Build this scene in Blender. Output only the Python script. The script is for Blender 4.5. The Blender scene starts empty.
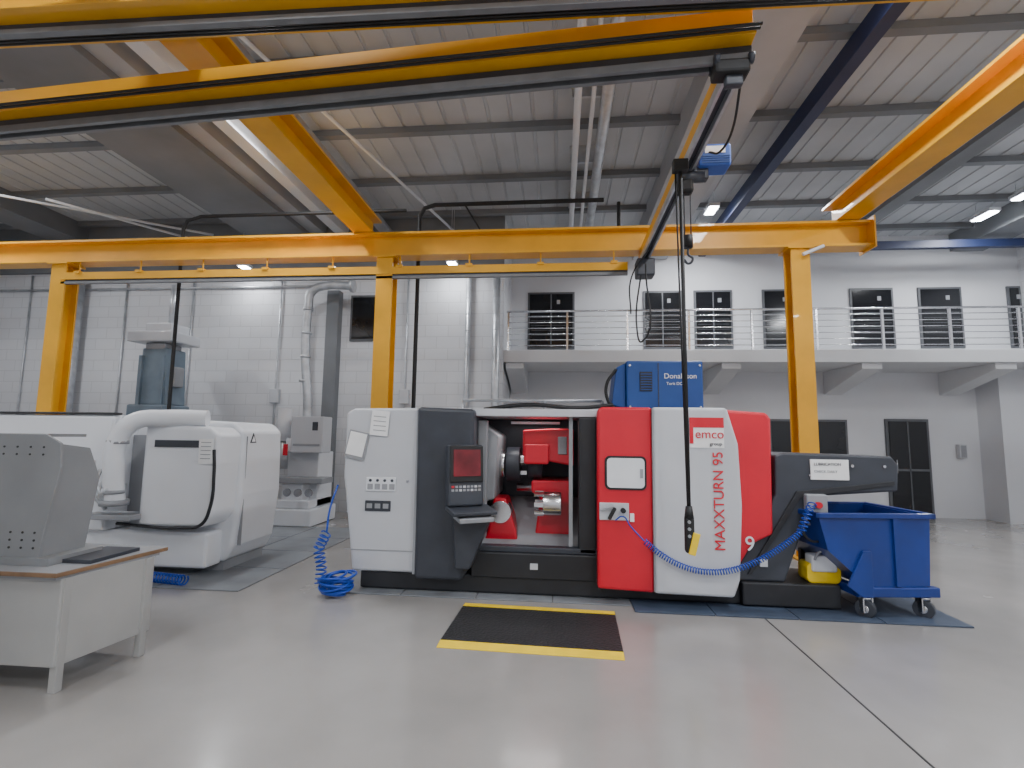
import bpy, math, random
from mathutils import Vector, Matrix
random.seed(4)
C=bpy.context.collection
# ---------------- materials ----------------
def mat(name,col,rough=0.5,metal=0.0,var=0.08,scale=3.0,bump=0.0,bscale=60,coat=0.0,emit=None,es=0):
    m=bpy.data.materials.new(name);m.use_nodes=True;nt=m.node_tree;N=nt.nodes;L=nt.links
    b=N["Principled BSDF"]
    tc=N.new("ShaderNodeTexCoord");n=N.new("ShaderNodeTexNoise");n.inputs["Scale"].default_value=scale;n.inputs["Detail"].default_value=5
    L.new(tc.outputs["Object"],n.inputs["Vector"])
    r=N.new("ShaderNodeValToRGB");r.color_ramp.elements[0].position=0.3;r.color_ramp.elements[1].position=0.7
    r.color_ramp.elements[0].color=[c*(1-var) for c in col]+[1]
    r.color_ramp.elements[1].color=[min(1,c*(1+var)) for c in col]+[1]
    L.new(n.outputs["Fac"],r.inputs["Fac"]);L.new(r.outputs["Color"],b.inputs["Base Color"])
    b.inputs["Roughness"].default_value=rough;b.inputs["Metallic"].default_value=metal
    b.inputs["Coat Weight"].default_value=coat
    if bump>0:
        n2=N.new("ShaderNodeTexNoise");n2.inputs["Scale"].default_value=bscale;L.new(tc.outputs["Object"],n2.inputs["Vector"])
        bp=N.new("ShaderNodeBump");bp.inputs["Strength"].default_value=bump;bp.inputs["Distance"].default_value=0.01
        L.new(n2.outputs["Fac"],bp.inputs["Height"]);L.new(bp.outputs["Normal"],b.inputs["Normal"])
    if emit:
        b.inputs["Emission Color"].default_value=(*emit,1);b.inputs["Emission Strength"].default_value=es
    return m
def blockwall(name,col,w=0.5,h=0.25,mort=0.010,dark=0.84):
    m=mat(name,col,0.75,0,0.04,0.7);nt=m.node_tree;N=nt.nodes;L=nt.links;b=N["Principled BSDF"]
    tc=N.new("ShaderNodeTexCoord");s=N.new("ShaderNodeSeparateXYZ");c=N.new("ShaderNodeCombineXYZ");a=N.new("ShaderNodeMath");a.operation='ADD'
    L.new(tc.outputs["Object"],s.inputs[0]);L.new(s.outputs[0],a.inputs[0]);L.new(s.outputs[1],a.inputs[1]);L.new(a.outputs[0],c.inputs[0]);L.new(s.outputs[2],c.inputs[1])
    br=N.new("ShaderNodeTexBrick");br.inputs["Scale"].default_value=1;br.inputs["Brick Width"].default_value=w;br.inputs["Row Height"].default_value=h
    br.inputs["Mortar Size"].default_value=mort;br.inputs["Mortar Smooth"].default_value=0.3
    br.inputs["Color1"].default_value=(*col,1);br.inputs["Color2"].default_value=(*[x*0.96 for x in col],1);br.inputs["Mortar"].default_value=(*[x*dark for x in col],1)
    L.new(c.outputs[0],br.inputs["Vector"]);L.new(br.outputs["Color"],b.inputs["Base Color"])
    bp=N.new("ShaderNodeBump");bp.invert=True;bp.inputs["Strength"].default_value=0.3;bp.inputs["Distance"].default_value=0.01
    L.new(br.outputs["Fac"],bp.inputs["Height"]);L.new(bp.outputs["Normal"],b.inputs["Normal"])
    return m
M={}
M['floor']=mat("polished_concrete",(0.315,0.302,0.29),0.16,0,0.15,0.7,0.03,3,coat=0.3)
M['floor'].node_tree.nodes["Principled BSDF"].inputs["Coat Roughness"].default_value=0.12
nt=M['floor'].node_tree;tn=nt.nodes.new("ShaderNodeTexNoise");tn.inputs["Scale"].default_value=1.6;tn.inputs["Detail"].default_value=6
mr=nt.nodes.new("ShaderNodeMapRange");mr.inputs["To Min"].default_value=.12;mr.inputs["To Max"].default_value=.34
tc_=nt.nodes.new("ShaderNodeTexCoord");nt.links.new(tc_.outputs["Object"],tn.inputs["Vector"]);nt.links.new(tn.outputs["Fac"],mr.inputs["Value"]);nt.links.new(mr.outputs[0],nt.nodes["Principled BSDF"].inputs["Roughness"])
M['wall']=blockwall("painted_block",(0.65,0.66,0.69))
M['plaster']=mat("white_plaster",(0.64,0.65,0.68),0.8,0,0.04,0.8)
M['slab']=mat("white_concrete",(0.65,0.66,0.68),0.6,0,0.05,1)
M['ceil']=mat("roof_panel",(0.42,0.435,0.455),0.6,0.0,0.16,0.6)
M['girder']=mat("girder_concrete",(0.18,0.19,0.205),0.7,0,0.15,1)
M['girder2']=mat("girder_concrete_light",(0.38,0.39,0.41),0.7,0,0.12,1)
M['yellow']=mat("crane_yellow",(0.78,0.38,0.008),0.42,0,0.10,2,coat=0.2)
M['yellow2']=mat("safety_yellow",(0.9,0.62,0.01),0.5,0,0.08,8)
M['alu']=mat("track_grey",(0.20,0.205,0.215),0.45,0.3,0.1,6)
M['galv']=mat("galvanised",(0.52,0.54,0.57),0.4,0.6,0.2,5)
M['steel']=mat("brushed_steel",(0.7,0.7,0.72),0.25,1,0.1,10)
M['dark']=mat("anthracite_paint",(0.04,0.045,0.058),0.45,0,0.15,4)
M['darker']=mat("dark_panel",(0.02,0.021,0.025),0.5,0,0.2,4)
M['black']=mat("black_rubber",(0.012,0.012,0.013),0.6,0,0.2,10)
M['lgrey']=mat("light_grey_paint",(0.54,0.555,0.59),0.4,0,0.04,2,coat=0.2)
M['white']=mat("white_paint",(0.76,0.78,0.82),0.35,0,0.03,2,coat=0.3)
M['mgrey']=mat("mid_grey_paint",(0.30,0.31,0.33),0.5,0,0.08,3)
M['red']=mat("red_paint",(0.64,0.006,0.026),0.35,0,0.06,2,coat=0.3)
M['blue']=mat("bin_blue",(0.005,0.030,0.20),0.4,0,0.15,3,coat=0.2)
M['blue2']=mat("collector_blue",(0.010,0.06,0.25),0.45,0,0.1,3)
M['blue3']=mat("hoist_blue",(0.03,0.10,0.42),0.45,0,0.1,3)
M['pblue']=mat("press_blue",(0.19,0.25,0.31),0.5,0,0.12,4)
M['bluebeam']=mat("blue_beam",(0.015,0.025,0.08),0.5,0,0.1,4)
M['hose']=mat("hose_blue",(0.008,0.06,0.42),0.3,0,0.05,4)
M['glass']=mat("dark_glass",(0.012,0.013,0.016),0.12,0,0.1,1)
M['paper']=mat("paper",(0.85,0.85,0.85),0.8,0,0.03,10)
M['ink']=mat("ink",(0.06,0.06,0.07),0.7,0,0.05,10)
M['wood']=mat("table_board",(0.22,0.13,0.07),0.5,0,0.2,9)
M['tgrey']=mat("bench_grey",(0.40,0.40,0.39),0.5,0,0.05,3)
M['mgrid']=mat("perforated_grey",(0.29,0.30,0.31),0.5,0.3,0.06,3)
M['tile']=mat("floor_plate",(0.21,0.225,0.245),0.35,0,0.2,3)
M['pad']=mat("machine_pad",(0.05,0.07,0.11),0.5,0,0.2,3)
M['frame']=mat("window_frame",(0.10,0.105,0.115),0.5,0,0.1,3)
M['screen']=mat("screen",(0.12,0.01,0.015),0.2,0,0.5,6,emit=(0.6,0.03,0.05),es=0.08)
M['led']=mat("led",(1,1,1),0.5,emit=(0.9,0.95,1),es=40)
M['win_reflection']=mat("door_window",(0.75,0.77,0.8),0.15,0,0.05,3)  # white reflection on the glass, painted into its base colour
# ---------------- geometry helpers ----------------
import bmesh
def grp(name):
    o=bpy.data.objects.new(name,None);o.empty_display_size=0.2;C.objects.link(o);return o
def mk(name,verts,faces,m,parent=None,bevel=0,seg=2,smooth=False):
    me=bpy.data.meshes.new(name);me.from_pydata([tuple(v) for v in verts],[],faces);me.update()
    bm=bmesh.new();bm.from_mesh(me);bmesh.ops.recalc_face_normals(bm,faces=bm.faces)
    bm.to_mesh(me);bm.free()
    o=bpy.data.objects.new(name,me);C.objects.link(o);me.materials.append(m)
    if parent:o.parent=parent
    if smooth:
        for p in me.polygons:p.use_smooth=True
    if bevel>0:
        b=o.modifiers.new("b",'BEVEL');b.width=bevel;b.segments=seg;b.limit_method='ANGLE';b.angle_limit=math.radians(35)
    return o
BF=[(0,1,3,2),(4,6,7,5),(0,4,5,1),(2,3,7,6),(0,2,6,4),(1,5,7,3)]
def box(p,name,x0,x1,y0,y1,z0,z1,m,bevel=0,seg=2):
    v=[(x,y,z) for x in(x0,x1) for y in(y0,y1) for z in(z0,z1)]
    return mk(name,v,BF,m,p,bevel,seg)
def rbox(p,name,c,s,rot,m,bevel=0):
    R=(Matrix.Rotation(rot[2],3,'Z')@Matrix.Rotation(rot[1],3,'Y')@Matrix.Rotation(rot[0],3,'X'))
    v=[Vector(c)+R@Vector((x*s[0]/2,y*s[1]/2,z*s[2]/2)) for x in(-1,1) for y in(-1,1) for z in(-1,1)]
    return mk(name,v,BF,m,p,bevel)
def prism(p,name,pts,axis,a0,a1,m,bevel=0,seg=2):
    n=len(pts);v=[]
    for a in(a0,a1):
        for q in pts:
            v.append({'Y':(q[0],a,q[1]),'X':(a,q[0],q[1]),'Z':(q[0],q[1],a)}[axis])
    f=[tuple(range(n)),tuple(range(2*n-1,n-1,-1))]+[(i,(i+1)%n,n+(i+1)%n,n+i) for i in range(n)]
    return mk(name,v,f,m,p,bevel,seg)
def cyl(p,name,p0,p1,r,m,n=20,r2=None,bevel=0):
    p0=Vector(p0);p1=Vector(p1);d=(p1-p0).normalized();u=d.orthogonal().normalized();w=d.cross(u);v=[]
    for q,rr in((p0,r),(p1,r if r2 is None else r2)):
        for i in range(n):
            a=2*math.pi*i/n;v.append(q+rr*(math.cos(a)*u+math.sin(a)*w))
    f=[tuple(range(n)),tuple(range(2*n-1,n-1,-1))]+[(i,(i+1)%n,n+(i+1)%n,n+i) for i in range(n)]
    o=mk(name,v,f,m,p,bevel)
    for q in o.data.polygons:
        if len(q.vertices)==4:q.use_smooth=True
    return o
def tube(p,name,pts,r,m,smooth=True,res=8):
    cu=bpy.data.curves.new(name,'CURVE');cu.dimensions='3D';cu.bevel_depth=r;cu.bevel_resolution=3;cu.use_fill_caps=True
    if smooth:
        s=cu.splines.new('BEZIER');s.bezier_points.add(len(pts)-1)
        for b,q in zip(s.bezier_points,pts):b.co=q;b.handle_left_type=b.handle_right_type='AUTO'
        s.resolution_u=res
    else:
        s=cu.splines.new('POLY');s.points.add(len(pts)-1)
        for b,q in zip(s.points,pts):b.co=(*q,1)
    o=bpy.data.objects.new(name,cu);C.objects.link(o);cu.materials.append(m)
    if p:o.parent=p
    return o
def coil(p,name,path,R,r,turns,m):
    path=[Vector(q) for q in path];seg=[(path[i+1]-path[i]).length for i in range(len(path)-1)];T=sum(seg);pts=[]
    n=turns*10
    for k in range(n+1):
        s=T*k/n;i=0
        while i<len(seg)-1 and s>seg[i]:s-=seg[i];i+=1
        d=(path[i+1]-path[i]).normalized();q=path[i]+d*min(s,seg[i]);u=d.orthogonal().normalized();w=d.cross(u);a=2*math.pi*k/10
        pts.append(q+R*(math.cos(a)*u+math.sin(a)*w))
    return tube(p,name,pts,r,m,False)
def text(p,name,s,loc,size,m,rot=(math.pi/2,0,0),ext=0.002):
    cu=bpy.data.curves.new(name,'FONT');cu.body=s;cu.size=size;cu.extrude=ext
    o=bpy.data.objects.new(name,cu);C.objects.link(o);o.location=loc;o.rotation_euler=rot;cu.materials.append(m)
    if p:o.parent=p
    return o
# ---------------- room ----------------
XL,XR,YB,YF,ZC=-13.5,10.3,-6.0,12.0,6.4
YW=10.4
box(None,"floor",XL-.2,XR+.2,YB-.2,YF+.2,-.2,0,M['floor'])
box(None,"wall_left",XL-.2,XL,YB,YF,0,ZC+.3,M['wall'])
box(None,"wall_right",XR,XR+.2,YB,YF,0,ZC+.3,M['wall'])
box(None,"wall_back",XL,XR,YB-.2,YB,0,ZC+.3,M['wall'])
box(None,"wall_front",-1.2,XR,YF,YF+.2,0,ZC+.3,M['plaster'])
box(None,"wall_front_bay",XL,-1.2,YW,YF+.2,0,ZC+.3,M['wall'])
v=[];f=[];x=XL-.2;prof=[]
while x<XR+.2:
    prof+=[(x,ZC),(x+.27,ZC),(x+.28,ZC+.018),(x+.32,ZC+.018)];x+=.333
for q in prof:
    v.append((q[0],YB-.2,q[1]));v.append((q[0],YF+.2,q[1]))
for i in range(len(prof)-1):f.append((2*i,2*i+1,2*i+3,2*i+2))
mk("ceiling",v,f,M['ceil'])
n=1
def trim(*a,**k):
    global n
    o=box(None,"trim_%d"%n,*a,**k);n+=1;return o
for y in (-2.5,.2,2.6,4.2,5.6,7.1,8.6,10.0,11.3):trim(XL,XR,y,y+.12,ZC-.10,ZC+.0,M['girder'])
for x0,x1,zz,mm_ in((-6.9,-5.5,5.95,'girder'),(-5.5,-5.2,6.05,'girder2'),(1.75,2.55,5.95,'girder2'),(8.9,9.6,6.0,'girder'),(-11.8,-11.0,6.0,'girder')):trim(x0,x1,YB,YW if x1<0 else YF,zz,ZC-.0,M[mm_])
for x0 in (-4.9,):trim(x0,x0+.22,YB,YW,6.0,6.2,M['slab'])
trim(3.3,3.46,YB,YF,6.0,6.25,M['bluebeam'])
trim(4.4,XR,11.0,11.12,5.74,5.9,M['bluebeam'])
trim(XL,-1.2,10.3,YW,5.3,6.4,M['girder'])
trim(1.895,1.908,YB,YF,0.0,0.002,M['black'])
trim(XL,XR,1.0,1.013,0.0,0.002,M['black'])
box(None,"trim_balcony_slab",-1.2,XR,YW,YF,3.2,3.46,M['slab'],0.01)
for i,x0 in enumerate((-1.15,3.3,6.0,8.45)):
    prism(None,"trim_bracket_%d"%(i+1),[(12,3.2),(10.5,3.2),(10.5,3.08),(12,2.68)],'X',x0,x0+.38,M['slab'],0.005)
box(None,"trim_pillar",9.2,XR,11.4,12.0,0,3.2,M['plaster'])
rl=grp("balcony_railing")
for k in range(10):
    x=-1.1+k*1.25
    box(rl,"post_%d"%k,x-.02,x+.02,YW+.03,YW+.07,3.46,4.28,M['steel'])
for k in range(6):
    z=3.56+k*.125
    cyl(rl,"bar_%d"%k,(-1.12,YW+.05,z),(XR-.02,YW+.05,z),.009,M['steel'],8)
cyl(rl,"handrail",(-1.14,YW+.05,4.3),(XR-.02,YW+.05,4.3),.022,M['steel'],12)
wi=1
def window(x0,x1,z0,z1,Y,blind=True,mull=True):
    global wi
    g=grp("window_%d"%wi);wi+=1
    box(g,"frame",x0,x1,Y-.04,Y,z0,z1,M['frame'],0.005)
    box(g,"pane",x0+.05,x1-.05,Y-.05,Y-.035,z0+.05,z1-.05,M['glass'])
    if mull:box(g,"mullion",(x0+x1)/2-.015,(x0+x1)/2+.015,Y-.055,Y-.03,z0+.05,z1-.05,M['frame'])
    if blind:
        for k in range(7):
            z=z0+.1+k*.12
            box(g,"slat_%d"%k,x0+.08,x1-.08,Y-.056,Y-.048,z,z+.008,M['frame'])
        box(g,"notice",x0+.62*(x1-x0),x0+.62*(x1-x0)+.08,Y-.058,Y-.05,z1-.3,z1-.2,M['mgrey'])
for i,(x0,x1) in enumerate(((-.79,.35),(1.98,2.88),(3.16,4.04),(4.72,5.45),(6.66,7.6),(8.13,9.05),(10.0,10.28))):
    window(x0,x1,3.75,5.16,YF,True,i<3)
window(-4.58,-3.86,3.66,4.68,YW,False,False)
window(4.76,6.45,.9,2.12,YF,False)
d=grp("door_1")
box(d,"frame",7.25,8.15,YF-.05,YF,0,2.15,M['frame'],.005)
box(d,"leaf",7.31,8.09,YF-.07,YF-.03,0.01,2.09,M['glass'])
box(d,"rail",7.31,8.09,YF-.08,YF-.06,1.0,1.05,M['frame'])
box(d,"stile",7.68,7.71,YF-.08,YF-.06,0.01,2.09,M['frame'])
cyl(d,"handle",(7.4,YF-.12,.95),(7.4,YF-.12,1.25),.012,M['steel'],8)
g=grp("wall_control_box");box(g,"body",8.7,8.85,YF-.12,YF,1.3,1.6,M['lgrey'],.01);box(g,"lid",8.72,8.83,YF-.13,YF-.11,1.32,1.58,M['mgrey'],.005)
box(None,"trim_dark_pillar",-5.05,-4.78,10.2,YW,0,4.75,M['girder'])
wc=grp("wall_conduits")
for x in (-12.4,-9.95,-8.3,-6.2,-3.3):cyl(wc,"riser",(x,YW-.04,.2),(x,YW-.04,5.25),.02,M['galv'],8)
cyl(wc,"run",(-13.3,YW-.05,4.9),(-5.2,YW-.05,4.9),.025,M['galv'],8)
for x in (-6.2,-3.3):box(wc,"junction_box",x-.1,x+.1,YW-.1,YW,2.3,2.6,M['lgrey'],.01)
# ---------------- bridge crane ----------------
def ibeam(p,name,a,b,w,h,m,t=.02):
    a=Vector(a);b=Vector(b);d=(b-a).normalized();s=Vector((-d.y,d.x,0));up=Vector((0,0,1))
    prof=[(-w/2,0),(w/2,0),(w/2,t),(t/2,t),(t/2,h-t),(w/2,h-t),(w/2,h),(-w/2,h),(-w/2,h-t),(-t/2,h-t),(-t/2,t),(-w/2,t)]
    v=[q+s*x+up*z for q in(a,b) for x,z in prof];k=len(prof)
    f=[tuple(range(k)),tuple(range(2*k-1,k-1,-1))]+[(i,(i+1)%k,k+(i+1)%k,k+i) for i in range(k)]
    return mk(name,v,f,m,p)
cr=grp("crane_portal")
ibeam(cr,"cross_beam",(XL+.1,7.5,4.44),(4.45,7.5,4.44),.28,.38,M['yellow'],.035)
def column(x):
    ibeamv=[(-.13,-.13),(.13,-.13),(.13,-.1),(.02,-.1),(.02,.1),(.13,.1),(.13,.13),(-.13,.13),(-.13,.1),(-.02,.1),(-.02,-.1),(-.13,-.1)]
    prism(cr,"column",[(x+q[0],7.5+q[1]) for q in ibeamv],'Z',0.02,4.44,M['yellow'])
    box(cr,"foot_plate",x-.2,x+.2,7.3,7.7,0,.025,M['yellow'])
    box(cr,"head_plate",x-.18,x+.18,7.33,7.67,4.41,4.44,M['yellow'])
for x in(-8.36,-2.74,3.46):column(x)
for x in(-3.12,4.14):
    ibeam(cr,"runway_beam",(x,YB+.3,4.83),(x,7.75,4.83),.32,.34,M['yellow'],.035)
    for y in (7.42,7.6):
        for s in(-1,1):cyl(cr,"bolt",(x+s*.1,y,4.80),(x+s*.1,y,4.88),.02,M['galv'],8)
box(cr,"end_plate",4.45,4.47,7.3,7.7,4.4,4.86,M['yellow'])
tube(cr,"brace",[(3.46,7.3,4.3),(3.75,7.3,4.42)],.025,M['white'],False)
rr=grp("monorail_track")
box(rr,"rail",-8.3,1.0,7.36,7.44,4.14,4.26,M['yellow'])
box(rr,"lower_track",-8.3,1.0,7.37,7.43,4.07,4.11,M['alu'])
box(rr,"web",-8.3,1.0,7.385,7.415,4.10,4.15,M['dark'])
for k in range(9):
    x=-8+k*1.1
    cyl(rr,"hanger_%d"%k,(x,7.4,4.26),(x,7.4,4.45),.012,M['yellow'],8);box(rr,"clamp_%d"%k,x-.05,x+.05,7.34,7.46,4.24,4.28,M['yellow'])
def obeam(p,name,A,B,off,w,z0,z1,m):
    a=Vector((*A,0));b=Vector((*B,0));d=(b-a).normalized();s=Vector((-d.y,d.x,0))
    v=[q+s*(off+x*w/2)+Vector((0,0,z)) for q in(a,b) for x in(-1,1) for z in(z0,z1)]
    return mk(name,v,BF,m,p,.004)
nb=grp("overhead_bridge_crane")
A=(-9,4.02);B=(1.33,3.40)
obeam(nb,"girder",A,B,-.02,.10,4.42,4.64,M['yellow'])
obeam(nb,"flange",A,B,-.02,.22,4.40,4.42,M['yellow'])
obeam(nb,"track_1",A,B,.06,.035,4.27,4.33,M['alu'])
obeam(nb,"track_2",A,B,-.03,.035,4.27,4.33,M['alu'])
obeam(nb,"track_web",A,B,.015,.07,4.33,4.40,M['dark'])
for k in range(2):
    cyl(nb,"cable_%d"%k,(A[0],A[1]-.17-.035*k,4.40),(B[0],B[1]-.17-.035*k,4.40),.011,M['black'],8)
nb2=grp("bridge_girder")
A=(-9,2.92);B=(6.5,3.18)
obeam(nb2,"girder",A,B,-.02,.12,4.56,4.80,M['yellow'])
obeam(nb2,"flange",A,B,-.02,.34,4.54,4.56,M['yellow'])
obeam(nb2,"track",A,B,-.04,.05,4.46,4.50,M['alu'])
obeam(nb2,"track_web",A,B,-.04,.03,4.49,4.55,M['dark'])
for k in range(3):
    cyl(nb2,"cable_%d"%k,(A[0],A[1]+.02+.026*k,4.50),(B[0],B[1]+.02+.026*k,4.50),.009,M['black'],8)
hb=nb
box(hb,"rail",1.2,1.3,3.45,7.6,4.36,4.5,M['yellow'],.005)
box(hb,"track_l",1.19,1.215,3.45,7.6,4.28,4.36,M['galv']);box(hb,"track_r",1.285,1.31,3.45,7.6,4.28,4.36,M['galv'])
box(hb,"track_base",1.215,1.285,3.45,7.6,4.34,4.36,M['dark'])
box(hb,"trolley_body",1.06,1.30,3.32,3.46,4.17,4.27,M['black'],.02)
box(hb,"trolley_bracket",1.14,1.26,3.36,3.42,4.1,4.2,M['dark'],.01)
for s in(-1,1):
    for y in(3.34,3.44):cyl(hb,"trolley_wheel",(1.19+s*.1,y,4.27),(1.19+s*.13,y,4.27),.04,M['dark'])
box(hb,"end_stop",1.12,1.38,7.25,7.5,4.02,4.28,M['dark'],.02)
tube(hb,"festoon_cable",[(1.33,3.6,4.3),(1.36,3.9,4.1),(1.36,4.2,4.1),(1.36,4.5,4.27)],.010,M['black'])
tube(hb,"festoon_cable",[(1.2,7.3,4.2),(1.1,7.2,3.2),(1.15,7.1,3.0),(1.2,7.0,4.1)],.012,M['black'])
tube(hb,"festoon_cable",[(1.25,6.9,4.3),(1.0,7.0,3.9),(1.0,7.1,3.4)],.010,M['black'])
ho=grp("electric_hoist")
box(ho,"motor_housing",1.34,1.64,4.74,4.96,4.28,4.50,M['blue3'],.02)
box(ho,"label",1.39,1.58,4.732,4.738,4.40,4.47,M['paper'])
for k in range(4):box(ho,"fin_%d"%k,1.36,1.62,4.73,4.74,4.30+k*.022,4.308+k*.022,M['blue2'])
cyl(ho,"gearbox",(1.14,4.85,4.22),(1.40,4.85,4.22),.06,M['dark'])
box(ho,"coupling",1.30,1.44,4.8,4.9,4.18,4.30,M['dark'],.01)
box(ho,"chain_bucket",1.14,1.30,4.80,4.92,4.05,4.2,M['black'],.03)
for s in (-.03,.03):cyl(ho,"chain",(1.24+s,4.85,4.1),(1.24+s,4.85,3.6),.006,M['dark'],6)
cyl(ho,"hook_block",(1.24,4.85,3.62),(1.24,4.85,3.5),.045,M['black'])
tube(ho,"hook",[(1.24,4.85,3.5),(1.24,4.85,3.43),(1.28,4.85,3.39),(1.24,4.85,3.34),(1.20,4.85,3.38)],.012,M['dark'])
hp=grp("pendant_control")
PY=4.6
box(hp,"cable_trolley",1.05,1.19,PY-.04,PY+.04,4.14,4.26,M['black'],.01)
cyl(hp,"cable",(1.12,PY,4.2),(1.13,PY,1.05),.018,M['black'],10)
cyl(hp,"cable_b",(1.08,PY+.03,4.2),(1.125,PY+.02,1.05),.008,M['black'],8)
cyl(hp,"strain_relief",(1.13,PY,1.06),(1.13,PY,.95),.028,M['black'],12,.042)
box(hp,"body",1.09,1.17,PY-.04,PY+.04,.66,.97,M['black'],.025)
rbox(hp,"cover",(1.16,PY-.045,.745),(.06,.018,.19),(0,.25,0),M['yellow2'],.005)
for k in range(3):cyl(hp,"button_%d"%k,(1.12,PY-.04,.93-k*.06),(1.12,PY-.052,.93-k*.06),.014,M['mgrey'])
# ---------------- CNC lathe ----------------
la=grp("cnc_lathe")
box(la,"base",-2.12,1.8,5.36,7.1,0.02,.2,M['darker'],.02)
for x in(-2.0,-1.0,.2,1.3):cyl(la,"foot",(x,5.45,0),(x,5.45,.03),.06,M['steel'])
prism(la,"left_cabinet",[(-2.2,.2),(-1.5,.2),(-1.52,1.94),(-2.25,1.93),(-2.34,1.88),(-2.34,1.2)],'Y',5.32,7.0,M['lgrey'],.03,3)
box(la,"cabinet_seam",-2.3,-1.53,5.312,5.322,.42,.426,M['mgrey'])
prism(la,"dark_column",[(-1.5,.16),(-1.0,.16),(-.9,.35),(-.9,1.93),(-1.52,1.95)],'Y',5.24,6.2,M['dark'],.04,3)
box(la,"seam_strip",-1.53,-1.5,5.27,5.33,.2,1.94,M['mgrey'],.005)
box(la,"cavity_back",-1.5,1.0,6.45,6.5,.4,1.9,M['dark'])
box(la,"cavity_floor",-.9,.4,5.45,6.45,.38,.42,M['dark'])
box(la,"cavity_roof",-.92,.4,5.45,7.0,1.86,1.92,M['mgrey'])
box(la,"header",-.92,.4,5.36,5.46,1.86,1.94,M['lgrey'],.01)
box(la,"apron",-.92,.42,5.34,5.5,.18,.44,M['darker'],.015)
box(la,"apron_sill",-.9,.4,5.36,5.48,.44,.50,M['dark'],.01)
box(la,"apron_label",-.30,-.22,5.332,5.34,.28,.34,M['lgrey'])
box(la,"door_post",.20,.39,5.36,5.6,.44,1.86,M['darker'],.02)
box(la,"door_track",.10,.14,5.45,5.5,.5,1.86,M['mgrey'])
prism(la,"headstock",[(-.92,.9),(-.72,.95),(-.68,1.65),(-.92,1.8)],'Y',5.6,6.45,M['mgrey'],.02)
box(la,"headstock_inner",-.9,-.80,5.5,5.62,.55,1.82,M['mgrey'],.01)
cyl(la,"spindle_nose",(-.72,6.0,1.32),(-.62,6.0,1.32),.16,M['steel'],32)
cyl(la,"chuck",(-.62,6.0,1.32),(-.46,6.0,1.32),.2,M['dark'],32,bevel=.01)
for k in range(3):
    a=k*2*math.pi/3+.5;c=(-.43,6.0+.1*math.cos(a),1.32+.1*math.sin(a))
    rbox(la,"jaw_%d"%k,c,(.1,.05,.1),(a,0,0),M['steel'],.005)
prism(la,"upper_turret_slide",[(-.42,1.42),(.16,1.32),(.16,1.74),(-.1,1.74),(-.42,1.72)],'Y',5.75,6.4,M['red'],.02)
box(la,"upper_slide_block",-.40,-.12,5.65,5.8,1.34,1.56,M['red'],.02)
box(la,"upper_slide_face",-.02,.08,5.73,5.76,1.45,1.65,M['mgrey'],.01)
cyl(la,"upper_turret",(-.36,5.9,1.3),(-.2,5.9,1.3),.13,M['dark'],12)
prism(la,"lower_turret_slide",[(-.28,.5),(.12,.5),(.12,1.15),(-.32,1.15),(-.32,1.02),(-.22,.95)],'Y',5.8,6.4,M['red'],.02)
cyl(la,"lower_turret",(-.18,5.6,.92),(.02,5.6,.92),.13,M['steel'],12,bevel=.01)
for k in range(6):
    a=k*math.pi/3;rbox(la,"tool_%d"%k,(-.22,5.6+.12*math.cos(a),.92+.12*math.sin(a)),(.1,.03,.05),(a,0,0),M['steel'])
prism(la,"tailstock",[(-.86,.42),(-.45,.42),(-.48,.6),(-.6,.95),(-.74,.95),(-.8,.6)],'Y',5.7,6.1,M['red'],.02)
cyl(la,"steady_rest",(-.66,5.68,.8),(-.66,5.9,.8),.12,M['steel'],24)
cyl(la,"shaft",(-.5,6.0,1.05),(.1,6.0,1.05),.05,M['steel'])
prism(la,"way_cover",[(5.55,.42),(6.4,.42),(6.4,.9)],'X',-.86,.38,M['mgrey'])
for k in range(8):box(la,"way_rib_%d"%k,-.8+k*.15,-.79+k*.15,5.6,6.1,.43,.47+.0,M['steel'])
box(la,"lamp",-.6,.0,6.2,6.25,1.80,1.83,M['lgrey'])
il=bpy.data.lights.new("cavity_fill",'AREA');il.shape='RECTANGLE';il.size=.6;il.size_y=.08;il.energy=4;ilo=bpy.data.objects.new("cavity_fill",il);C.objects.link(ilo);ilo.location=(-.3,5.8,1.84);ilo.parent=la  # added fill light for the cavity, no visible source; grey bar is unlit
prism(la,"red_door",[(.38,.16),(.93,.14),(.93,1.96),(.42,1.96),(.38,1.92)],'Y',5.18,5.32,M['red'],.03,3)
prism(la,"white_panel",[(.93,.14),(1.68,.13),(1.74,.3),(1.78,1.0),(1.76,1.6),(1.66,1.96),(.93,1.96)],'Y',5.16,5.34,M['lgrey'],.03,3)
prism(la,"body_right",[(.42,.2),(1.7,.2),(1.7,1.90),(.42,1.90)],'Y',5.33,7.0,M['mgrey'],.02)
prism(la,"red_tail",[(1.64,.2),(1.9,.62),(2.1,.72),(2.12,1.86),(2.08,1.92),(1.64,1.95)],'Y',5.27,6.9,M['red'],.03,3)
box(la,"roof",-1.5,.42,5.5,7.0,1.90,1.95,M['lgrey'],.01)
box(la,"door_seam",.925,.94,5.155,5.2,.16,1.95,M['mgrey'])
def rrect(x0,x1,z0,z1,r,k=5):
    pts=[]
    for cx,cz,a0 in((x1-r,z1-r,0),(x0+r,z1-r,90),(x0+r,z0+r,180),(x1-r,z0+r,270)):
        for i in range(k+1):
            a=math.radians(a0+90*i/k);pts.append((cx+r*math.cos(a),cz+r*math.sin(a)))
    return pts
prism(la,"window_gasket",rrect(.455,.865,1.13,1.465,.05),'Y',5.165,5.18,M['black'])
prism(la,"door_window",rrect(.475,.845,1.15,1.445,.04),'Y',5.155,5.17,M['win_reflection'])
box(la,"window_latch",.80,.83,5.15,5.16,1.25,1.34,M['mgrey'])
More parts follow.
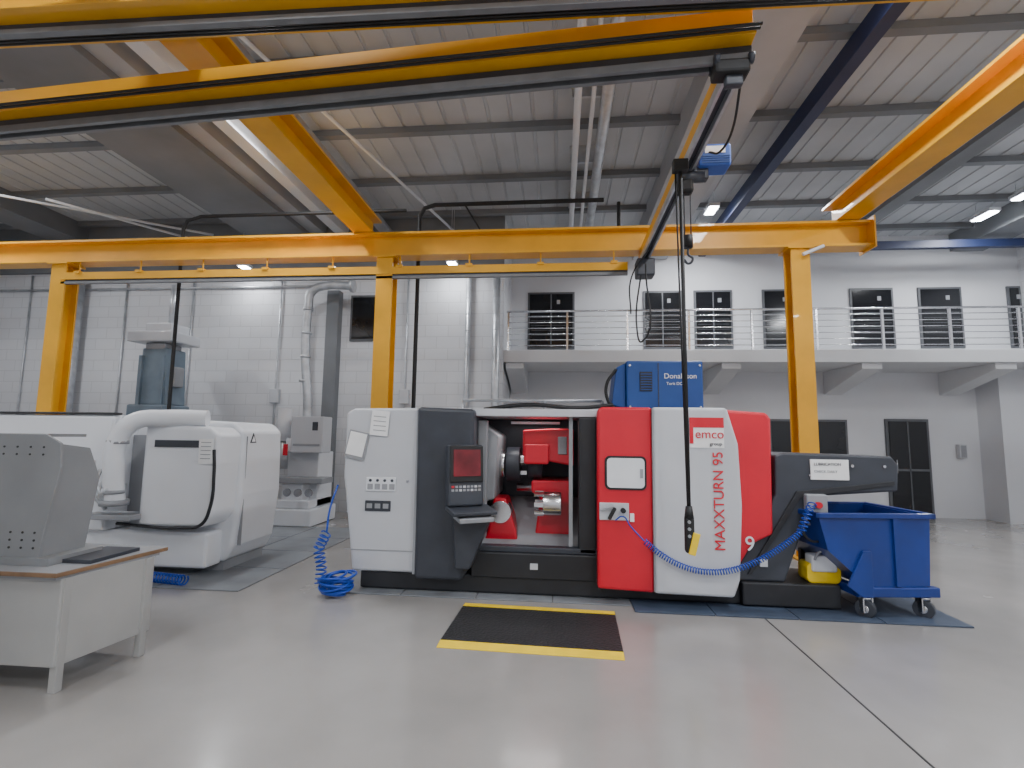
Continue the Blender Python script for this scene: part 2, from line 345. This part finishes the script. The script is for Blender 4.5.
box(la,"plate",.40,.69,5.165,5.18,.83,1.0,M['lgrey'],.005)
rbox(la,"air_gun_grip",(.52,5.13,.9),(.035,.04,.13),(0,.5,0),M['black'],.01)
rbox(la,"air_gun_nozzle",(.47,5.13,.95),(.14,.02,.02),(0,-.3,0),M['mgrey'],.005)
cyl(la,"knob",(.63,5.165,.93),(.63,5.12,.93),.025,M['black'])
box(la,"sign",.70,.74,5.165,5.18,.82,.9,M['paper'])
box(la,"logo_field",1.29,1.62,5.154,5.162,1.56,1.86,M['paper'])
box(la,"logo_red",1.29,1.62,5.150,5.16,1.76,1.86,M['red'])
box(la,"logo_red_b",1.29,1.325,5.150,5.16,1.60,1.76,M['red'])
text(la,"logo_text","emco",(1.34,5.15,1.655),.125,M['red'],ext=.003)
text(la,"logo_subtext","group",(1.48,5.15,1.585),.05,M['ink'])
text(la,"lettering","MAXXTURN 95",(1.60,5.150,.57),.140,M['red'],rot=(math.pi/2,-math.pi/2,0),ext=.003)
text(la,"lettering_number","9",(1.82,5.262,.56),.2,M['white'])
rbox(la,"paper_1",(-1.95,5.30,1.77),(.2,.006,.27),(0,.08,0),M['paper'])
rbox(la,"paper_holder",(-2.2,5.30,1.53),(.22,.008,.3),(0,.2,0),M['mgrey'])
rbox(la,"paper_2",(-2.2,5.292,1.54),(.19,.006,.25),(0,.2,0),M['paper'])
for k in range(4):rbox(la,"text_line_%d"%k,(-1.95,5.295,1.84-k*.05),(.14,.003,.008),(0,.08,0),M['mgrey'])
box(la,"socket_plate",-2.08,-1.75,5.305,5.32,1.04,1.19,M['white'],.005)
for k in range(4):
    box(la,"socket_%d"%k,-2.06+k*.08,-2.0+k*.08,5.298,5.31,1.06,1.12,M['mgrey'],.004)
    cyl(la,"lamp_%d"%k,(-2.03+k*.08,5.305,1.155),(-2.03+k*.08,5.295,1.155),.015,M['dark'])
box(la,"nameplate",-2.08,-1.8,5.305,5.32,.83,.94,M['dark'],.004)
for k in range(3):box(la,"nameplate_icon_%d"%k,-2.06+k*.09,-2.0+k*.09,5.30,5.306,.86,.91,M['mgrey'])
cyl(la,"cam_lock",(-1.62,5.32,1.15),(-1.62,5.30,1.15),.012,M['steel'])
rot=math.radians(30)
def con(name,dx,dy,dz,s,m,tilt=0,b=.01):
    R=Matrix.Rotation(rot,3,'Z');c=Vector((-.97,5.16,0))+R@Vector((dx,dy,0));rbox(la,name,(c.x,c.y,dz),s,(tilt,0,rot),m,b)
con("console_body",0,0.02,1.24,(.38,.12,.62),M['dark'],-.08,.02)
con("console_screen_bezel",0,-.045,1.36,(.36,.02,.37),M['black'],-.08)
con("console_screen",0,-.056,1.37,(.29,.01,.27),M['screen'],-.08,0)
con("console_keys_panel",0,-.035,1.06,(.36,.02,.2),M['black'],-.08)
for r_ in range(5):
    for c_ in range(8):
        con("key_%d_%d"%(r_,c_),-.145+c_*.041,-.048,1.13-r_*.035,(.028,.012,.022),M['red'] if (r_,c_) in((0,0),(3,5)) else M['lgrey'] if (r_+c_)%3==0 else M['mgrey'],-.08,0)
con("console_shelf",.03,-.12,.90,(.46,.28,.04),M['dark'],.12)
con("console_shelf_tray",.05,-.14,.83,(.36,.22,.05),M['mgrey'],.12)
prism(la,"console_support",[(-1.05,.3),(-.9,.3),(-.7,.8),(-.75,.88),(-1.1,.88)],'Y',5.14,5.34,M['dark'],.02)
for x in(-1.3,-.2,.55):cyl(la,"top_post",(x,6.6,1.9),(x,6.6,2.12),.02,M['galv'],8)
cyl(la,"top_rail",(-1.3,6.6,2.12),(.55,6.6,2.12),.02,M['galv'],8)
tube(la,"top_conduit",[(-.9,5.9,1.96),(-.4,5.9,2.02),(.2,6.1,2.0),(.65,6.3,2.05)],.025,M['black'])
dc=grp("mist_collector")
box(dc,"frame_base",.72,1.76,6.2,6.9,1.955,1.99,M['dark'],.01)
box(dc,"housing",.82,1.74,6.25,6.85,1.98,2.6,M['blue2'],.02)
prism(dc,"inlet_hood",[(.64,2.05),(.82,2.0),(.82,2.58),(.70,2.52)],'Y',6.3,6.8,M['blue2'],.015)
box(dc,"door_seam",1.20,1.21,6.244,6.25,2.02,2.57,M['dark'])
box(dc,"grille",.98,1.13,6.24,6.25,2.22,2.46,M['darker'])
for k in range(7):box(dc,"louvre_%d"%k,.99,1.12,6.232,6.242,2.235+k*.032,2.245+k*.032,M['blue2'])
text(dc,"lettering","Donaldson",(1.27,6.245,2.38),.09,M['paper']);text(dc,"lettering_small","Torit DCE",(1.30,6.245,2.30),.05,M['paper'])
for x in(.86,1.7):
    for z in(2.03,2.54):cyl(dc,"bolt",(x,6.25,z),(x,6.235,z),.014,M['steel'],8)
tube(dc,"cable",[(.7,6.3,2.5),(.58,6.3,2.3),(.6,6.3,2.1),(.68,6.3,2.0)],.02,M['black'])
cc=grp("chip_conveyor")
box(cc,"trough",1.80,2.72,5.3,5.95,.03,.25,M['darker'],.015)
prism(cc,"incline",[(1.76,.25),(1.80,.42),(2.16,1.10),(2.17,1.49),(2.24,1.52),(3.28,1.50),(3.34,1.42),(3.32,1.16),(2.62,1.10),(2.5,1.0),(2.22,.25)],'Y',5.34,5.85,M['dark'],.02)
prism(cc,"side_rail",[(1.86,.32),(1.90,.32),(2.40,1.08),(3.28,1.22),(3.28,1.26),(2.36,1.14)],'Y',5.32,5.345,M['darker'],.004)
for q in((1.95,.45),(2.1,.68),(2.25,.92),(2.5,1.3),(2.9,1.4),(3.2,1.4)):cyl(cc,"bolt",(q[0],5.34,q[1]),(q[0],5.325,q[1]),.015,M['steel'],8)
box(cc,"sign",2.5,2.86,5.32,5.335,1.26,1.46,M['paper'])
text(cc,"sign_text","LUBRICATION",(2.53,5.318,1.40),.04,M['ink']);text(cc,"sign_text_b","CHECK DAILY",(2.53,5.318,1.33),.035,M['mgrey'])
box(cc,"control_box",2.42,2.62,5.26,5.34,.82,1.12,M['mgrey'],.015)
cyl(cc,"emergency_stop",(2.52,5.26,1.02),(2.52,5.22,1.02),.03,M['red'])
box(cc,"switch",2.47,2.57,5.245,5.26,.87,.94,M['black'])
rbox(cc,"support_leg",(2.6,5.8,.55),(.06,.06,1.1),(0,0,0),M['darker'])
box(cc,"latch",1.98,2.05,5.31,5.34,.40,.47,M['lgrey'])
tube(cc,"cable",[(2.45,5.25,.9),(2.36,5.22,.75),(2.5,5.22,.68),(2.60,5.24,.84)],.012,M['black'])
prism(cc,"oil_canister",rrect(2.44,2.76,.25,.44,.05),'Y',5.36,5.56,M['yellow2'],.01)  # loose oil canister, only grouped under the conveyor, not part of it
box(cc,"oil_canister_lid",2.48,2.72,5.34,5.5,.36,.52,M['white'],.02)
tube(cc,"oil_canister_handle",[(2.5,5.33,.48),(2.54,5.31,.56),(2.66,5.31,.56),(2.7,5.33,.48)],.012,M['mgrey'])
ah=grp("coiled_air_hose")
path=[]
for i in range(25):
    t=i/24;x=.62+t*(2.28-.62);z=.88-t*.1-2.05*t*(1-t)*(1-.25*t)
    path.append((x,5.10,z))
coil(ah,"coil",path[3:],.026,.0055,64,M['hose']);tube(ah,"lead",[(.55,5.11,.84)]+path[:4],.007,M['hose'])
coil(ah,"coil_end",[(2.28,5.1,.78),(2.36,5.1,.98),(2.42,5.14,1.05)],.035,.006,8,M['hose'])
ah2=grp("coiled_air_hose")
coil(ah2,"coil",[(-2.42,5.15,.62),(-2.50,5.15,.45),(-2.45,5.14,.28),(-2.45,5.12,.12)],.05,.008,12,M['hose'])
for k in range(18):
    cx=-2.26+random.uniform(-.04,.04);cy=5.1+random.uniform(-.03,.03);ph=random.uniform(0,6);tl=random.uniform(.02,.08);R_=random.uniform(.11,.17)
    a=[(cx+R_*math.cos(t*math.pi/10),cy+.8*R_*math.sin(t*math.pi/10),.025+.009*k+tl*.5*(1+math.cos(t*math.pi/10+ph))) for t in range(21)]
    tube(ah2,"loop_%d"%k,a,.012,M['hose'])
tube(ah2,"riser",[(-2.42,5.15,.62),(-2.42,5.2,.85),(-2.38,5.28,1.1)],.010,M['hose'])
cb=grp("tipping_chip_bin")
def hopper(p):
    y0,y1=5.15,6.0;t=.02
    out=[(2.42,.95),(3.50,.95),(3.46,.30),(2.88,.28),(2.50,.62)]
    inn=[(2.46,.95),(3.47,.95),(3.43,.33),(2.90,.31),(2.54,.64)]
    prism(p,"side_front",out,'Y',y0,y0+t,M['blue']);prism(p,"side_back",out,'Y',y1-t,y1,M['blue'])
    for i in(1,2,3,4):
        a,b=out[i],out[(i+1)%5];c,d_=inn[(i+1)%5],inn[i]
        prism(p,"wall_%d"%i,[a,b,c,d_],'Y',y0+t,y1-t,M['blue'])
hopper(cb)
box(cb,"rim_front",2.38,3.54,5.12,5.16,.92,.97,M['blue'],.008);box(cb,"rim_back",2.38,3.54,5.99,6.03,.92,.97,M['blue'],.008)
box(cb,"rim_left",2.38,2.43,5.12,6.03,.92,.97,M['blue'],.008);box(cb,"rim_right",3.49,3.54,5.12,6.03,.92,.97,M['blue'],.008)
rbox(cb,"rib",(3.15,5.14,.61),(.05,.03,.62),(0,0,0),M['blue'])
box(cb,"chassis_front",2.76,3.54,5.13,5.22,.2,.29,M['blue'],.01);box(cb,"chassis_back",2.76,3.54,5.93,6.0,.2,.29,M['blue'],.01)
box(cb,"chassis_l",2.76,2.84,5.15,6.0,.2,.28,M['blue']);box(cb,"chassis_r",3.46,3.54,5.15,6.0,.2,.28,M['blue'])
prism(cb,"pivot_bracket",[(2.66,.3),(2.80,.2),(2.9,.2),(2.9,.62),(2.82,.62)],'Y',5.125,5.15,M['blue'],.004)
tube(cb,"push_handle",[(3.52,5.3,.3),(3.58,5.3,.8),(3.58,5.9,.8),(3.52,5.9,.3)],.013,M['blue'],False)
for i,(x,y) in enumerate(((2.86,5.19),(3.42,5.19),(2.86,5.93),(3.42,5.93))):
    cyl(cb,"caster_wheel_%d"%i,(x-.025,y-.02,.085),(x+.02,y+.02,.085),.085,M['dark'],24,bevel=.008)
    cyl(cb,"caster_hub_%d"%i,(x-.035,y-.026,.085),(x+.03,y+.026,.085),.035,M['steel'],12)
    box(cb,"caster_fork_%d"%i,x-.055,x-.043,y-.045,y+.035,.06,.19,M['steel']);box(cb,"caster_fork_b_%d"%i,x+.038,x+.05,y-.035,y+.045,.06,.19,M['steel'])
    cyl(cb,"caster_swivel_%d"%i,(x,y,.17),(x,y,.2),.05,M['steel'],12)
a_=math.radians(7);pv=Vector((2.40,5.14,0))
cb.rotation_euler=(0,0,a_);cb.location=pv-Matrix.Rotation(a_,3,'Z')@pv+Vector((.02,-.06,0))
fp=grp("floor_plates")
for k in range(4):box(fp,"plate_%d"%k,.72+k*.745,.72+k*.745+.735,5.03,6.3,0.001,.016,M['pad'],.004)
for k in range(4):box(fp,"plate_b_%d"%k,-2.4+k*.78,-2.4+k*.78+.77,5.2,6.3,0.001,.014,M['tile'],.004)
fp2=grp("floor_plates")
for k in range(4):
    for j in range(2):box(fp2,"plate_%d_%d"%(k,j),-5.2+j*.95,-5.2+j*.95+.93,5.1+k*.9,5.1+k*.9+.88,0.001,.010,M['tile'],.004)
am=grp("anti_fatigue_mat")
mm=mat("mat_rubber",(0.018,0.018,0.02),0.55,0,0.1,5)
nt=mm.node_tree;vor=nt.nodes.new("ShaderNodeTexVoronoi");vor.inputs["Scale"].default_value=38;tc=nt.nodes.new("ShaderNodeTexCoord");nt.links.new(tc.outputs["Object"],vor.inputs["Vector"])
bp=nt.nodes.new("ShaderNodeBump");bp.inputs["Strength"].default_value=.8;bp.inputs["Distance"].default_value=.01;nt.links.new(vor.outputs["Distance"],bp.inputs["Height"]);nt.links.new(bp.outputs["Normal"],nt.nodes["Principled BSDF"].inputs["Normal"])
prism(am,"pad",[(4.10,0.001),(4.10,.016),(4.95,.016),(4.95,.001)],'X',-.95,.49,mm)
prism(am,"front_edge",[(4.00,0.001),(4.00,.004),(4.11,.018),(4.11,.001)],'X',-.95,.49,M['yellow2'])
prism(am,"rear_edge",[(5.03,0.001),(5.03,.012),(4.93,.018),(4.93,.001)],'X',-.95,.49,M['yellow2'])
a_=math.radians(-1.8);pv=Vector((-.95,4.0,0));am.rotation_euler=(0,0,a_);am.location=pv-Matrix.Rotation(a_,3,'Z')@pv+Vector((0,.02,0))
# ---------------- white CNC machine, left ----------------
wm=grp("machining_centre")
prism(wm,"main_shell",[(-8.9,.12),(-3.95,.12),(-3.86,.3),(-3.80,.9),(-3.82,1.66),(-3.94,1.77),(-5.2,1.82),(-8.9,1.84)],'Y',5.75,6.62,M['white'],.05,4)
box(wm,"rear_enclosure",-8.8,-4.6,6.6,7.4,.1,1.7,M['lgrey'],.04)
box(wm,"plinth",-8.8,-3.98,5.8,6.58,.01,.14,M['mgrey'])
prism(wm,"front_hood",[(-4.75,.58),(-3.98,.58),(-3.86,.72),(-3.84,1.62),(-3.95,1.70),(-4.75,1.75)],'Y',5.35,5.8,M['white'],.05,4)
prism(wm,"hood_left",[(-9,.5),(-5.2,.5),(-5.2,1.83),(-9,1.83)],'Y',5.4,5.8,M['white'],.04,3)
box(wm,"hood_left_edge",-9,-5.18,5.38,5.5,1.835,1.86,M['darker'],.01)
prism(wm,"visor",[(-4.6,1.47),(-3.96,1.47),(-3.90,1.42),(-3.93,1.53),(-3.97,1.55),(-4.6,1.55)],'Y',5.335,5.36,M['dark'])
tube(wm,"trim_line",[(-5.0,5.36,.60),(-4.2,5.345,.58),(-3.97,5.345,.62),(-3.88,5.345,.8),(-3.86,5.345,1.2),(-3.88,5.345,1.45)],.018,M['darker'])
box(wm,"recess",-5.2,-4.75,5.7,5.76,.6,1.6,M['mgrey'])
tube(wm,"suction_pipe",[(-4.95,5.25,.85),(-4.97,5.22,1.2),(-4.95,5.22,1.55),(-4.8,5.25,1.75),(-4.5,5.35,1.8),(-4.1,5.5,1.8)],.1,M['white'])
for k,z in enumerate((.95,1.5)):cyl(wm,"clamp_%d"%k,(-4.96,5.23,z),(-4.96,5.23,z+.04),.108,M['mgrey'])
cyl(wm,"pipe_foot",(-4.95,5.25,.82),(-4.95,5.25,.88),.14,M['mgrey'])
for k in range(5):tube(wm,"hose_%d"%k,[(-5.3+.09*k,5.3,1.3-.1*k),(-5.15+.05*k,5.15,1.0),(-5.0,5.2,.78+.03*k)],.022,M['galv'])
box(wm,"cable_tray",-5.3,-4.7,5.2,5.5,.66,.72,M['mgrey'],.01)
box(wm,"pump_block",-5.15,-4.95,5.2,5.4,.9,1.05,M['galv'],.01)
rbox(wm,"paper",(-3.97,5.335,1.43),(.17,.006,.28),(0,-.03,0),M['paper'])
for k in range(5):rbox(wm,"text_line_%d"%k,(-3.97,5.33,1.53-k*.045),(.12,.003,.008),(0,0,0),M['mgrey'])
prism(wm,"warning_triangle",[(5.9,1.52),(6.02,1.52),(5.96,1.64)],'X',-3.84,-3.81,M['ink'])
prism(wm,"warning_triangle_inner",[(5.925,1.535),(5.995,1.535),(5.96,1.605)],'X',-3.83,-3.806,M['paper'])
box(wm,"end_panel_seam",-3.85,-3.805,5.83,5.837,.3,1.6,M['mgrey'])
box(wm,"lower_skirt",-5.9,-4.0,5.5,5.78,.1,.5,M['white'],.03)
cyl(wm,"knob",(-5.05,5.4,1.78),(-5.05,5.4,1.83),.03,M['galv'])
coil(wm,"air_hose",[(-4.6,5.3,.06),(-4.3,5.25,.06),(-4.0,5.2,.06)],.05,.009,14,M['hose'])
# ---------------- work bench ----------------
tb=grp("workbench")
prism(tb,"cabinet",[(-5.1,3.0),(-3.16,3.02),(-3.07,3.66),(-5.1,3.8)],'Z',.16,.70,M['tgrey'],.006)
for i,(x,y) in enumerate(((-3.17,3.06),(-3.08,3.60),(-5.0,3.06),(-5.0,3.7))):box(tb,"leg_%d"%i,x-.03,x+.02,y-.025,y+.025,0,.70,M['tgrey'],.004)
prism(tb,"top_board",[(-5.15,2.96),(-3.15,2.97),(-3.05,3.76),(-5.15,3.82)],'Z',.72,.747,M['wood'],.003)
prism(tb,"top_laminate",[(-5.15,2.965),(-3.155,2.975),(-3.055,3.755),(-5.15,3.815)],'Z',.746,.750,M['mgrey'])
prism(tb,"top_edge",[(-5.13,2.98),(-3.17,2.99),(-3.07,3.70),(-5.1,3.8)],'Z',.70,.72,M['mgrey'])
box(tb,"door_gap",-4.0,-3.99,2.997,3.01,.2,.66,M['mgrey'])
pc=grp("perforated_machine_cover")
prism(pc,"front_sheet",[(-5.1,.761),(-3.46,.761),(-3.44,.95),(-3.36,1.40),(-3.38,1.56),(-3.50,1.62),(-5.1,1.62)],'Y',3.12,3.14,M['mgrid'],.004)
prism(pc,"side_sheet",[(3.14,.761),(3.45,.761),(3.52,1.30),(3.42,1.52),(3.14,1.56)],'X',-3.48,-3.46,M['mgrid'])
prism(pc,"top_sheet",[(-5.1,3.14),(-3.50,3.14),(-3.50,3.42),(-5.1,3.42)],'Z',1.60,1.62,M['mgrid'])
for r_ in range(3):
    for c_ in range(11):
        x=-4.4+c_*.09;z=.86+r_*.05;cyl(pc,"hole",(x,3.121,z),(x,3.117,z),.008,M['darker'],8)
for r_ in range(2):
    for c_ in range(9):cyl(pc,"hole",(-4.3+c_*.1,3.121,1.48+r_*.05),(-4.3+c_*.1,3.117,1.48+r_*.05),.007,M['darker'],8)
box(pc,"base_rail",-5.1,-3.36,3.1,3.5,.751,.80,M['mgrid'])
box(pc,"tray",-3.42,-3.15,3.2,3.6,.751,.775,M['dark'])
# ---------------- background equipment ----------------
pt=grp("filtration_tower")
box(pt,"base",-8.4,-7.3,8.6,9.7,0,1.9,M['lgrey'],.03)
box(pt,"flange",-8.2,-7.45,8.75,9.45,1.9,2.15,M['pblue'],.03)
prism(pt,"body",[(-8.12,2.15),(-7.48,2.15),(-7.55,3.25),(-8.05,3.25)],'Y',8.85,9.35,M['pblue'],.02)
for k in range(2):box(pt,"rib_%d"%k,-8.07+k*.46,-8.0+k*.46,8.80,8.87,2.15,3.1,M['pblue'])
box(pt,"side_motor",-7.56,-7.42,8.95,9.2,2.5,2.9,M['mgrey'],.03)
box(pt,"collar",-8.0,-7.6,8.85,9.3,3.2,3.35,M['mgrey'],.02)
box(pt,"hood",-8.28,-7.36,8.7,9.5,3.36,3.56,M['lgrey'],.02)
box(pt,"hood_cap",-8.08,-7.55,8.9,9.4,3.56,3.76,M['lgrey'],.02)
cyl(pt,"stack",(-7.8,9.2,3.76),(-7.8,9.2,4.6),.05,M['galv'])
pm=grp("milling_machine")
sx=-.3
box(pm,"base",-5.1+sx,-4.05+sx,8.6,9.6,.01,.3,M['white'],.02)
box(pm,"base_step",-4.9+sx,-4.15+sx,8.7,9.6,.3,.45,M['white'],.02)
box(pm,"column",-4.75+sx,-4.15+sx,9.0,9.6,.3,1.3,M['white'],.02)
box(pm,"table",-5.0+sx,-3.9+sx,8.65,9.1,.75,.85,M['mgrey'],.01)
box(pm,"knee",-4.7+sx,-4.3+sx,8.75,9.1,.3,.75,M['white'],.02)
box(pm,"ram",-4.65+sx,-4.25+sx,8.7,9.6,1.3,1.55,M['white'],.02)
box(pm,"control_box",-4.5+sx,-3.9+sx,8.6,8.95,1.3,1.95,M['lgrey'],.02)
cyl(pm,"spindle_head",(-4.75+sx,8.8,1.5),(-4.75+sx,8.8,1.0),.1,M['galv'])
cyl(pm,"motor",(-4.75+sx,8.8,1.5),(-4.75+sx,8.8,2.1),.12,M['white'])
box(pm,"red_tag",-4.62+sx,-4.54+sx,8.58,8.6,1.25,1.45,M['red'])
box(pm,"indicator",-4.1+sx,-4.0+sx,8.59,8.6,1.7,1.85,M['dark'])
box(pm,"panel_stripe",-4.45+sx,-3.95+sx,8.592,8.6,1.42,1.46,M['mgrey'])
for k in range(3):cyl(pm,"handwheel_%d"%k,(-4.5+.2*k+sx,8.6,.6),(-4.5+.2*k+sx,8.57,.6),.07,M['steel'])
dd=grp("extraction_duct")
tube(dd,"pipe",[(-5.15,9.8,0.0),(-5.15,9.8,2.3),(-5.25,9.8,3.2),(-5.25,9.8,4.3),(-5.2,9.8,4.6),(-4.95,9.8,4.72),(-4.3,9.8,4.72)],.09,M['galv'])
for z in(2.7,3.2,3.7,4.2):cyl(dd,"joint",(-5.25,9.8,z),(-5.25,9.8,z+.05),.102,M['galv'])
cyl(dd,"collar",(-4.35,9.8,4.72),(-4.28,9.8,4.72),.14,M['galv'])
def duct(x,y,r,z0,z1):
    g=grp("spiral_duct");cyl(g,"pipe",(x,y,z0),(x,y,z1),r,M['galv'])
    z=z0
    while z<z1:cyl(g,"seam",(x,y,z),(x,y,z+.015),r*1.04,M['galv']);z+=.35
duct(-11.0,10.15,.14,0,5.2);duct(-1.95,10.28,.055,0,5.2);duct(-1.34,10.25,.08,0,5.0)
ap=grp("compressed_air_pipe")
tube(ap,"drop_1",[(-6.6,7.9,0.3),(-6.62,7.9,5.2),(-6.55,7.9,5.35),(-6.3,7.9,5.42),(-2.6,7.9,5.42)],.03,M['black'],False)
tube(ap,"drop_2",[(-2.36,7.9,1.5),(-2.36,7.9,5.3),(-2.28,7.9,5.45),(-2.1,7.9,5.5),(.7,7.9,5.5)],.035,M['black'],False)
tube(ap,"link",[(-1.6,7.9,5.5),(-1.3,7.9,5.0),(-1.3,7.9,4.85)],.015,M['black'],False)
cyl(ap,"drop_3",(.95,8.0,5.5),(.95,8.0,4.9),.03,M['black'],10)
cpipe=grp("ceiling_pipes")
for x,r_ in((.22,.05),(.42,.03),(.6,.08)):cyl(cpipe,"pipe",(x,2,6.05),(x,11.9,6.05),r_,M['galv'] if r_>.06 else M['slab'],12)
for k in range(6):box(cpipe,"hanger_%d"%k,.15,.7,3+k*1.6,3.04+k*1.6,6.1,6.4,M['galv'])
for x0,y0,x1,y1 in((-3.6,4,-2.2,10),(-9.5,8,-8.0,10.2),(-12,6.5,-7.5,9.8)):
    cyl(cpipe,"conduit",(x0,y0,5.9),(x1,y1,5.9),.025,M['slab'],8)
ct=grp("cable_tray")
box(ct,"tray",-3.9,-3.65,2,10.3,6.0,6.08,M['mgrey']);box(ct,"tray_b",6.0,6.3,2,11.9,6.0,6.08,M['girder'])
# ---------------- light fixtures ----------------
def fixture(x,y,z=6.1,L=1.2,power=60):
    g=grp("ceiling_light")
    box(g,"housing",x-.11,x+.11,y-L/2,y+L/2,z,z+.07,M['lgrey'],.01)
    box(g,"tube",x-.08,x+.08,y-L/2+.03,y+L/2-.03,z-.02,z,M['led'])
    for s in(-1,1):cyl(g,"hanger",(x,y+s*L*.4,z+.07),(x,y+s*L*.4,ZC),.006,M['galv'],6)
    if power:
        l=bpy.data.lights.new("lamp",'AREA');l.shape='RECTANGLE';l.size=.3;l.size_y=L;l.energy=power;l.color=(.95,.97,1)
        o=bpy.data.objects.new("lamp",l);C.objects.link(o);o.location=(x,y,z-.04);o.parent=g
P=138
for x in(-10,-2.9,2.94,8.33):
    for y in(-3.5,.5):fixture(x,y,6.1,1.4,P*1.0)
for y in(9.4,10.3):
    fixture(8.33,y,6.1,.5,P*.45);fixture(2.94,y+.3,6.1,.4,P*.45)
fixture(8.33,4.6,6.1,1.4,P*.9);fixture(3.0,4.2,6.1,1.0,P*.9)
fixture(-10,6.5,6.1,1.2,P*.8);fixture(-4.2,6.5,6.1,1.0,P*.8)
fixture(-6.8,9.9,5.2,.25,P*.12);fixture(-2.24,9.9,5.2,.25,P*.12)
w=bpy.data.worlds.new("w");bpy.context.scene.world=w;w.use_nodes=True;w.node_tree.nodes["Background"].inputs[0].default_value=(.5,.55,.6,1);w.node_tree.nodes["Background"].inputs[1].default_value=.2
# ---------------- camera ----------------
p=math.radians(5.94);yw=math.radians(5.5);r=.014
R=Vector((math.cos(yw),math.sin(yw),0));Fw=Vector((-math.sin(yw)*math.cos(p),math.cos(yw)*math.cos(p),math.sin(p)));U=R.cross(Fw)
X=(R+r*U).normalized();Y=(U-r*R).normalized();Z=X.cross(Y)
cam=bpy.data.cameras.new("camera");co=bpy.data.objects.new("camera",cam);C.objects.link(co)
m=Matrix((X,Y,Z)).transposed().to_4x4();m.translation=Vector((0,0,1.65));co.matrix_world=m
cam.sensor_width=36;cam.lens=500/1024*36;cam.clip_start=.05
bpy.context.scene.camera=co
